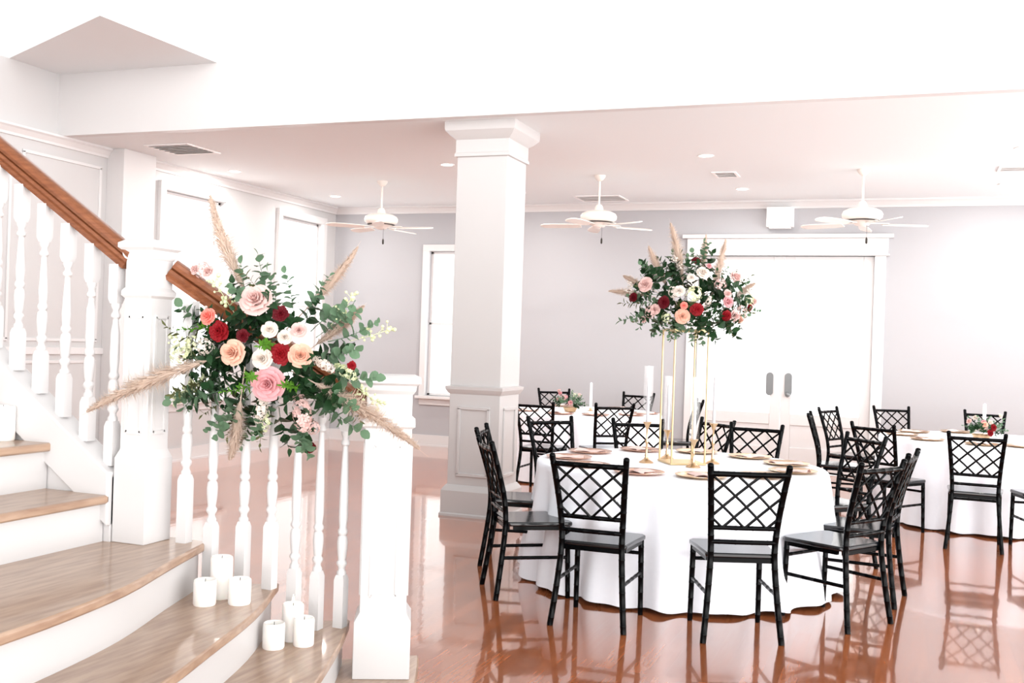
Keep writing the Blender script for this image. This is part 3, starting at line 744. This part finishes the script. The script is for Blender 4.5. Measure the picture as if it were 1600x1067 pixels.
def pampas_mesh(seed, L, Rr, n=900, stemL=.12):
    rnd = random.Random(seed); mb = MB(); a = rnd.uniform(0, 6.28); bx, by = .12 * math.cos(a), .12 * math.sin(a)
    def P(t): return Vector((bx * L * t * t, by * L * t * t, L * t))
    mb.tube([(0, 0, -stemL)] + [P(i / 5) for i in range(6)], [.0026] * 3 + [.0018, .0012, .0008, .0004], 4)
    for i in range(n):
        t = rnd.random() ** .85; p = P(t * .9); g = rnd.uniform(0, 6.28)
        prof = min(1, .35 + t * 2.6) * (1 - max(0, t - .4) / .6) ** .7
        w = Rr * (prof * (rnd.random() ** .5) + .05)
        o = Vector((math.cos(g), math.sin(g), 0)); ln = w * rnd.uniform(.7, 1.5) + .012
        mid = p + o * w * .5 + Vector((0, 0, ln * .75)); q = p + o * w + Vector((0, 0, ln * .85 - w * .12)); s_ = Vector((-o.y, o.x, rnd.uniform(-.6, .6))) * rnd.uniform(.0006, .0012)
        mb.add([p - s_ * .6, p + s_ * .6, mid + s_ * 1.3, q, mid - s_ * 1.3], [(0, 1, 2, 4), (2, 3, 4)])
    return mb.mesh('pampas_plume', M['pampas'], 0)
ROSE = {c: [rose_mesh(M[c], 10 * i + k, 1.0 - .12 * k) for k in range(2)] for i, c in enumerate(('blush', 'peach', 'pink', 'coral', 'cream'))}
DAH = {c: [dahlia_mesh(M[c], 70 + k) for k in range(2)] for c in ('burg', 'red')}
CLU = {'pink': cluster_mesh(M['blush'], 5), 'white': cluster_mesh(M['cream'], 6), 'green': cluster_mesh(M['greenwhite'], 8),
       'spike': cluster_mesh(M['cream'], 9, 60, .55, 1.5, .22, 'stock_spike'), 'gspike': cluster_mesh(M['greenwhite'], 11, 50, .5, 1.4, .2, 'stock_spike'), 'pspike': cluster_mesh(M['blush'], 12, 70, .62, 1.3, .2, 'stock_spike')}
EUC = [sprig_mesh('eucalyptus_sprig', M['euc'], 200 + k, .25, 13, .056, .025, 'round') for k in range(5)]
IVY = [sprig_mesh('leafy_sprig', M['dgreen'], 220 + k, .19, 10, .072, .026, 'heart') for k in range(5)]
OLV = [sprig_mesh('olive_sprig', M['olive'], 240 + k, .24, 17, .062, .012, 'long') for k in range(4)]
FRN = [sprig_mesh('fern_sprig', M['fern'], 260 + k, .15, 26, .03, .0055, 'long', spread=1.2, start=.1) for k in range(3)]
BUD = [buds_mesh(M['cream'], 280 + k) for k in range(3)]
GBUD = [buds_mesh(M['greenwhite'], 290 + k) for k in range(2)]

class Bouquet:
    """parts placed in a local frame: u to the right, v up, w outwards"""
    def __init__(s, root, eu, ew): s.root = root; s.eu = eu; s.ew = ew
    def vec(s, u, v, w): return s.eu * u + zz * v + s.ew * w
    def put(s, name, me, uvw, d, scale, roll=None):
        o = link(name, me, s.root); q = zz.rotation_difference(s.vec(*d).normalized())
        q = q @ Quaternion((0, 0, 1), R.uniform(0, 6.28) if roll is None else roll)
        o.location = s.vec(*uvw); o.rotation_mode = 'QUATERNION'; o.rotation_quaternion = q; o.scale = (scale,) * 3
        return o
def uv(px, py, c, k):                                    # offsets measured on the photo, in metres about the bouquet centre
    dx, dy = (px - c[0]) / k, (c[1] - py) / k
    return dx * math.cos(ROLL) - dy * math.sin(ROLL), dx * math.sin(ROLL) + dy * math.cos(ROLL)

# ------------------------------------------------------------------ arrangement tied to the stair rail
c1 = (440, 560); K1 = 404.0
st = thing('floral_arrangement', 'large floral arrangement of roses, eucalyptus and pampas tied to the stair handrail', 'flowers', (-2.253, 3.483, 1.436))
B1 = Bouquet(st, r0, -fw)
def bulge(u, v): return .20 * math.sqrt(max(0, 1 - (u / .42) ** 2 - (v / .36) ** 2))
for name, kind, px, py, dia, lab in (('rose', ('blush', 0), 419, 471, .125, 'large blush rose'), ('rose', ('coral', 0), 346, 496, .066, 'coral rose'), ('rose', ('cream', 0), 443, 516, .064, 'small white rose'),
        ('rose', ('cream', 1), 466, 527, .064, 'small white rose'), ('rose', ('peach', 0), 388, 550, .100, 'peach rose'), ('rose', ('cream', 1), 433, 559, .088, 'cream rose'),
        ('rose', ('peach', 1), 489, 554, .104, 'peach rose'), ('rose', ('pink', 0), 441, 596, .130, 'large pink rose'), ('rose', ('blush', 1), 486, 517, .07, 'blush rose'), ('rose', ('blush', 0), 330, 425, .05, None), ('rose', ('blush', 1), 310, 422, .05, None)):
    u, v = uv(px, py, c1, K1); w = bulge(u, v) + .045
    o = B1.put(name, ROSE[kind[0]][kind[1]], (u, v, w), (u * .9, v * .7 + .05, .55), dia / 1.9)
    if lab: o['label'] = lab
for c, px, py, dia in (('red', 364, 518, .078), ('red', 459, 552, .082), ('burg', 457, 492, .06), ('red', 561, 570, .036), ('burg', 489, 697, .05), ('burg', 402, 525, .05)):
    u, v = uv(px, py, c1, K1); w = bulge(u, v) + .035
    o = B1.put('dahlia', DAH[c][0], (u, v, w), (u * .8, v * .7, .55), dia / 1.9); o['label'] = 'burgundy dahlia'
for c, px, py, r, d in (('pspike', 486, 642, .062, (.15, -.5, .25)), ('spike', 427, 633, .040, (-.1, -.8, .3)), ('gspike', 553, 580, .042, (.7, -.35, .3)), ('spike', 520, 568, .035, (.6, -.3, .3)), ('pink', 319, 422, .035, (-.4, .6, .2)), ('green', 299, 552, .045, (-.8, 0, .3)), ('white', 342, 541, .035, (-.6, .1, .4)), ('green', 322, 536, .03, (-.6, .1, .4)), ('pink', 500, 663, .03, (.2, -.6, .3)), ('gspike', 432, 655, .03, (-.1, -.8, .3))):
    u, v = uv(px, py, c1, K1); B1.put(CLU[c].name.split('.')[0], CLU[c], (u, v, bulge(u, v) + .02), d, r)
def plume(B, c, K, base, tip, wb, wt, Rr, seed, n=900):
    Rr *= 1.45; n = int(n * 1.7)
    (u0, v0), (u1, v1) = uv(*base, c, K), uv(*tip, c, K)
    d = (u1 - u0, v1 - v0, wt - wb); L = math.sqrt(sum(k * k for k in d))
    return B.put('pampas_plume', pampas_mesh(seed, L * 1.03, Rr, n), (u0, v0, wb), d, 1.0)
for i, a in enumerate((((385, 455), (312, 305), .02, .02, .042), ((480, 482), (568, 388), .0, -.05, .028), ((497, 540), (578, 482), .06, .08, .030), ((500, 595), (684, 683), .14, .24, .046), ((391, 620), (381, 715), .14, .16, .036), ((345, 562), (172, 620), .17, .32, .05))):
    plume(B1, c1, K1, *a, 400 + i, 1100)
rr1 = random.Random(21)
def greens(B, rnd, ang, rad0, ru, rv, w0, me_list, sc, jitter=.5, out=.5):
    a = math.radians(ang); du, dv = math.cos(a), math.sin(a)
    u, v = du * rad0 * ru, dv * rad0 * rv
    return B.put(me_list[0].name.split('.')[0], me_list[rnd.randrange(len(me_list))], (u, v, w0), (du + rnd.uniform(-jitter, jitter) * .6, dv + rnd.uniform(-jitter, jitter) * .6, out), sc)
for k in range(44):      # dark inner leaves that fill the mass
    greens(B1, rr1, rr1.uniform(0, 360), rr1.uniform(.1, .75), .30, .24, rr1.uniform(.0, .10), IVY, rr1.uniform(.6, .95), .6, rr1.uniform(.3, 1.2))
for ang in (-150, -140, -128, -118, -108, -98, -75, -62, -52, -45, -35, -28, -15, 8, 25, 38, 50, 62, 75, 88, 98, 108, 118, 165, 178, 190, 200, 212, 222):
    greens(B1, rr1, ang, rr1.uniform(.45, .75), .32, .25, rr1.uniform(.0, .12), EUC, rr1.uniform(.65, 1.0), .45, rr1.uniform(.1, .6))
for ang in (-155, -135, -120, -100, -85, -70, -40, 100, 120, 140, 150, 160, 170, 180, 195, 205, 215, 235):
    greens(B1, rr1, ang, rr1.uniform(.5, .8), .34, .26, rr1.uniform(.02, .12), IVY if rr1.random() < .5 else OLV, rr1.uniform(.6, .9), .5, rr1.uniform(.1, .5))
for ang in (150, 172, 186, 200, 130, 40, 20, -20, -160, 210): greens(B1, rr1, ang, rr1.uniform(.6, .85), .34, .26, .06, BUD if rr1.random() < .6 else GBUD, rr1.uniform(.7, 1.0), .5, .4)
for u, v, w in ((-.09, -.06, .17), (-.06, -.09, .18), (.10, -.11, .15), (-.24, .12, .1), (.0, .05, .2)): B1.put('fern_sprig', FRN[rr1.randrange(3)], (u, v, w), (rr1.uniform(-.6, .6), rr1.uniform(-.6, .3), .6), .9)

# ------------------------------------------------------------------ tall stand and flowers on the front table
ts = thing('flower_stand', 'tall gold four-poled flower stand on the front round table', 'stand', (T1.x + .01, T1.y, .758), math.radians(32))
hs = .115; HT = .88
obj('stand_base', MB().box((0, 0, .006), (2 * hs + .02, 2 * hs + .02, .012)), M['pole'], ts, bevel=.003)
for sx in (-1, 1):
    for sy in (-1, 1): obj('pole', MB().tube([(sx * hs, sy * hs, .01), (sx * hs, sy * hs, HT)], .0065, 8), M['pole'], ts)
fr = MB()
for a in (0, 1):
    for s_ in (-1, 1): fr.box((0, s_ * hs, HT) if a == 0 else (s_ * hs, 0, HT), (2 * hs + .013, .013, .013) if a == 0 else (.013, 2 * hs, .013))
fr.box((0, 0, HT + .008), (2 * hs, 2 * hs, .006))
obj('top_frame', fr, M['pole'], ts)
c2 = (1070, 465); K2 = 235.0
tb = thing('floral_centerpiece', 'big round floral centerpiece with roses and pampas on top of the tall gold stand', 'flowers', (-1.36, 6.92, 1.859))
B2 = Bouquet(tb, r0, -fw)
def bulge2(u, v): return .30 * math.sqrt(max(0, 1 - (u / .42) ** 2 - (v / .25) ** 2))
obj('foam_bowl', MB().lathe([(.04, -.10), (.07, -.095), (.08, -.06), (.07, -.03), (.04, -.02)], n=20), M['stem'], tb)
for c, k, px, py, dia, lab in (('blush', 0, 998, 447, .105, 'blush rose'), ('peach', 0, 1052, 496, .10, 'peach rose'), ('coral', 0, 1053, 480, .05, 'small coral rose'), ('pink', 0, 1121, 474, .08, 'pink rose'), ('blush', 1, 1137, 436, .10, 'blush rose'), ('cream', 0, 1084, 430, .09, 'cream rose'),
        ('blush', 0, 1172, 471, .07, None), ('cream', 1, 1046, 458, .085, 'cream rose'), ('pink', 1, 1096, 419, .045, None), ('blush', 1, 1012, 485, .08, None), ('blush', 0, 1135, 495, .085, None), ('cream', 0, 1065, 438, .06, None), ('blush', 1, 998, 500, .05, None), ('peach', 1, 1148, 500, .06, None), ('blush', 0, 1120, 462, .06, None)):
    u, v = uv(px, py, c2, K2); o = B2.put('rose', ROSE[c][k], (u, v, bulge2(u, v) + .05), (u, v + .08, .4), dia / 1.9)
    if lab: o['label'] = lab
for c, px, py, dia in (('burg', 981, 466, .062), ('burg', 1023, 475, .08), ('red', 1073, 486, .085), ('red', 1121, 495, .075), ('burg', 1080, 409, .06), ('red', 1163, 481, .05)):
    u, v = uv(px, py, c2, K2); o = B2.put('dahlia', DAH[c][1], (u, v, bulge2(u, v) + .05), (u, v + .05, .4), dia / 1.9); o['label'] = 'burgundy dahlia'
for c, px, py, r, d in (('green', 1069, 462, .055, (0, .1, .5)), ('white', 1040, 460, .045, (-.1, .1, .5)), ('pink', 1145, 490, .05, (.4, 0, .4)), ('pink', 1008, 488, .045, (-.4, 0, .4)), ('green', 1030, 497, .035, (-.1, -.1, .5)), ('spike', 1090, 475, .035, (.1, .4, .4)), ('green', 1160, 470, .035, (.5, .1, .2)), ('pink', 1110, 447, .04, (.2, .3, .3))):
    u, v = uv(px, py, c2, K2); B2.put(CLU[c].name.split('.')[0], CLU[c], (u, v, bulge2(u, v) + .02), d, r)
for i, a in enumerate((((1064, 442), (1048, 343), .0, .02, .05), ((1040, 452), (1004, 385), .05, .05, .042), ((1098, 430), (1100, 362), -.05, -.06, .03), ((1103, 468), (1131, 370), .1, .08, .045), ((1005, 462), (946, 452), .05, .08, .03), ((1010, 450), (970, 432), .0, .0, .03), ((1140, 470), (1172, 440), .05, .05, .03))):
    plume(B2, c2, K2, *a, 420 + i, 900)
rr2 = random.Random(33)
for k in range(60): greens(B2, rr2, rr2.uniform(0, 360), rr2.uniform(.0, .9), .32, .15, rr2.uniform(-.12, .24), IVY, rr2.uniform(.7, 1.1), .7, rr2.uniform(-.6, 1.2))
for k, ang in enumerate((-165, -150, -138, -125, -112, -100, -90, -80, -68, -55, -42, -30, -18, 10, 30, 50, 70, 85, 110, 130, 150, 172, -145, -120, -95, -62, -35)):
    greens(B2, rr2, ang, rr2.uniform(.5, .9), .32, .14, rr2.uniform(-.15, .2), EUC, rr2.uniform(.6, .95), .4, rr2.uniform(-.3, .5))
for ang in (80, 72): greens(B2, rr2, ang, .9, .3, .2, .0, EUC, .8, .1, 0)
for ang in (-160, -130, -105, -75, -50, -25, 20, 155): greens(B2, rr2, ang, .7, .34, .15, rr2.uniform(-.1, .2), OLV, .8, .5, rr2.uniform(-.3, .5))
for ang in (15, 40, 0, 160, 175, 100, -10): greens(B2, rr2, ang, .8, .34, .16, .05, BUD, .8, .4, .3)

# candlesticks with tapers around the stand
def candlestick(loc, h, taper, glassh, label):
    t = thing('candlestick', label, 'candlestick', loc, 0, 'gold candlesticks on the front table')
    pr = [(.048, 0), (.048, .004), (.040, .010), (.018, .024), (.009, .040), (.012, .050), (.007, .062), (.006, h * .45), (.011, h * .5), (.011, h * .53), (.006, h * .58), (.0055, h - .05), (.010, h - .04), (.016, h - .02), (.028, h - .004), (.029, h)]
    obj('stick', MB().lathe(pr, n=20), M['gold'], t, smooth=50)
    c = obj('taper_candle', MB().lathe([(.0105, h - .005), (.010, h + taper * .6), (.0085, h + taper - .01), (.002, h + taper)], n=12), M['greywax'], t, smooth=50); c['label'] = 'slim grey taper candle'
    if glassh:
        g = obj('glass_chimney', MB().lathe([(.033, h + .001), (.035, h + .01), (.035, h + glassh)], n=24, cap=False).lathe([(.0335, h + glassh), (.0335, h + .012), (.032, h + .003)], n=24, cap=False), M['glass'], t, smooth=50); g['label'] = 'clear glass cylinder'
candlestick((-1.57, 6.80, .758), .27, .30, .37, 'gold candlestick with grey taper in glass, leftmost on the front table')
candlestick((-1.50, 7.12, .758), .20, .31, .37, 'gold candlestick with grey taper in glass behind the left poles of the stand')
candlestick((-1.245, 6.73, .758), .18, .31, .40, 'short gold candlestick with grey taper in glass in front of the stand')
candlestick((-1.17, 7.02, .758), .27, .31, 0, 'gold candlestick with bare grey taper right of the stand')

# low arrangements on the rear tables
def low_flowers(loc, label, seed, warm):
    t = thing('low_centerpiece', label, 'flowers', loc, 0, 'low flower centerpieces'); B = Bouquet(t, r0, -fw); rn = random.Random(seed)
    obj('bowl', MB().lathe([(.04, 0), (.06, .004), (.085, .05), (.08, .06), (.04, .055)], n=18), M['gold'], t)
    for k in range(26):
        a = rn.uniform(0, 360); o = greens(B, rn, a, rn.uniform(.1, .9), .12, .0, rn.uniform(-.08, .12), IVY if k % 2 else EUC, rn.uniform(.4, .6), .6, rn.uniform(-.4, .8))
        o.location.z += rn.uniform(.05, .12)
        v = o.rotation_quaternion @ Vector((0, 0, 1))
        if v.z < .1: o.rotation_quaternion = zz.rotation_difference(Vector((v.x, v.y, rn.uniform(.1, .5))).normalized())
    for k in range(9):
        c = ('blush', 'peach', 'cream', 'pink')[rn.randrange(4)]; u, w = rn.uniform(-.15, .15), rn.uniform(-.03, .13)
        B.put('rose', ROSE[c][k % 2], (u, rn.uniform(.10, .24), w), (u, .1, w + .05), rn.uniform(.022, .034))
    if warm:
        for k in range(2): B.put('dahlia', DAH['red'][k], (.03 + .03 * k, .08 + .05 * k, .12), (.2, .1, .5), .035)['label'] = 'red dahlia'
    for k in range(3): B.put('blossom_cluster', CLU['pink' if k else 'green'], (rn.uniform(-.12, .12), rn.uniform(.08, .2), rn.uniform(0, .1)), (0, 1, .3), .035)
    return t
low_flowers((-3.50, 11.30, .758), 'low arrangement of blush flowers and greenery on the left rear table', 51, False)
low_flowers((.70, 10.60, .758), 'low arrangement of pale flowers with red bloom on the right rear table', 52, True)
def taper(loc, h, label):
    t = thing('table_candle', label, 'candle', loc, 0, 'white candles on the rear tables')
    obj('holder', MB().lathe([(.035, 0), (.035, .004), (.014, .012), (.016, .04)], n=16), M['gold'], t)
    obj('wax_body', MB().lathe([(.016, .035), (.015, h - .01), (.004, h)], n=12), M['wax'], t)
taper((-3.36, 11.64, .758), .33, 'white candle standing behind the low flowers on the left rear table')
taper((.74, 10.90, .758), .33, 'white candle standing behind the low flowers on the right rear table')

# ------------------------------------------------------------------ ceiling fittings
def fan(loc, ang, label):
    t = thing('ceiling_fan', label, 'ceiling fan', loc, 0, 'white ceiling fans')
    obj('ceiling_mount', MB().lathe([(.065, 0), (.062, -.02), (.04, -.05), (.016, -.065)], n=20), M['fan'], t)
    obj('downrod', MB().tube([(0, 0, -.05), (0, 0, -.34)], .012, 10), M['fan'], t)
    obj('motor_housing', MB().lathe([(.03, -.33), (.045, -.36), (.05, -.39), (.14, -.405), (.19, -.43), (.205, -.46), (.20, -.495), (.165, -.525), (.10, -.54), (.07, -.575), (.02, -.59)], n=28), M['fan'], t, smooth=50)
    rg = obj('vent_ring', MB().lathe([(.168, -.524), (.172, -.529), (.150, -.535), (.142, -.531)], n=24, cap=False), M['dark'], t); rg['label'] = 'dark slotted ring'
    for k in range(5):
        a = ang + k * 2 * PI / 5; q = Matrix.Rotation(a, 3, 'Z') @ Matrix.Rotation(.22, 3, 'X'); pl = []
        pts = [(.20, -.045), (.30, -.06), (.52, -.068), (.62, -.06), (.66, -.03), (.67, 0), (.66, .03), (.62, .06), (.52, .068), (.30, .06), (.20, .045)]
        n = len(pts); vs = [q @ Vector((x, y, z)) + Vector((0, 0, -.565)) for z in (-.004, .004) for x, y in pts]
        mb = MB().add(vs, [tuple(range(n - 1, -1, -1)), tuple(range(n, 2 * n))] + [(i, (i + 1) % n, n + (i + 1) % n, n + i) for i in range(n)])
        b = obj('blade', mb, M['fan'], t)
        q2 = Matrix.Rotation(a, 3, 'Z'); br = MB().box(q2 @ Vector((.17, 0, -.552)), (.20, .03, .008), mtx=q2); obj('blade_bracket', br, M['fan'], b)
    pc = obj('pull_chain', MB().tube([(.05, -.03, -.56), (.05, -.03, -.70)], .0018, 5).lathe([(.003, -.77), (.011, -.76), (.011, -.72), (.003, -.70)], (.05, -.03, 0), 10), M['dark'], t); pc['label'] = 'dark pull chain'
fan((-5.97, 11.30, ZC), .10, 'white ceiling fan at the left, near the back wall window')
fan((-3.24, 11.30, ZC), -.55, 'white ceiling fan in the middle, right of the column')
fan((-.44, 11.36, ZC), 4.05, 'white ceiling fan at the right, in front of the double doors')
def downlight(x, y, label):
    t = thing('recessed_light', label, 'ceiling light', (x, y, ZC), 0, 'recessed ceiling lights')
    obj('trim_ring', MB().lathe([(.062, 0), (.082, 0), (.084, -.004), (.080, -.008), (.064, -.006), (.062, 0)], n=28, cap=False), M['plastic'], t)
    obj('lens', MB().lathe([(.063, -.001), (.063, -.004), (.02, -.005)], n=28), M['lamp'], t)
    l = bpy.data.lights.new('downlight', 'AREA'); l.shape = 'DISK'; l.size = .12; l.energy = 15 if y < 11.5 else 7; l.color = (1, .96, .92)
    lo = bpy.data.objects.new('downlight', l); C.objects.link(lo); lo.location = (x, y, ZC - .012)
for x, y, l in ((-7.40, 10.33, 'round recessed ceiling light nearest the left wall, front row'), (-7.27, 12.42, 'round recessed ceiling light by the left rear corner'), (-4.68, 10.33, 'round recessed ceiling light just left of the column capital'), (-4.62, 12.45, 'round recessed ceiling light peeking out right of the column'),
                (-1.88, 10.29, 'round recessed ceiling light above the front table, before the small ceiling vent'), (-1.84, 12.51, 'round recessed ceiling light behind the small ceiling vent'), (.99, 12.57, 'round recessed ceiling light at the right, behind the right ceiling vent'), (.96, 10.40, 'round recessed ceiling light at the right frame edge')):
    downlight(x, y, l)
def vent(x, y, w, d, label, n=5):
    t = thing('ceiling_vent', label, 'vent', (x, y, ZC), 0, 'white ceiling vents')
    mb = MB()
    for s_ in (-1, 1): mb.box((s_ * (w / 2 - .015), 0, -.006), (.03, d, .012)); mb.box((0, s_ * (d / 2 - .015), -.006), (w - .06, .03, .012))
    obj('frame', mb, M['plastic'], t, bevel=.002)
    obj('backing', MB().box((0, 0, -.001), (w - .05, d - .05, .002)), M['slot'], t)
    for k in range(n): y_ = -d / 2 + .03 + (d - .06) * (k + .5) / n; obj('slat', MB().box((0, y_, -.008), (w - .06, (d - .06) / n * .72, .003), mtx=Matrix.Rotation(.35, 3, 'X')), M['plastic'], t)
vent(-7.08, 8.97, .55, .55, 'large white ceiling vent at the left, above the stairs', 6)
vent(-1.86, 11.43, .26, .36, 'small white ceiling vent above the front table flowers', 4)
vent(.98, 11.52, .30, .30, 'small white ceiling vent at the right edge', 4)
vent(-3.72, 13.05, .62, .50, 'large white ceiling vent behind the middle ceiling fan', 6)
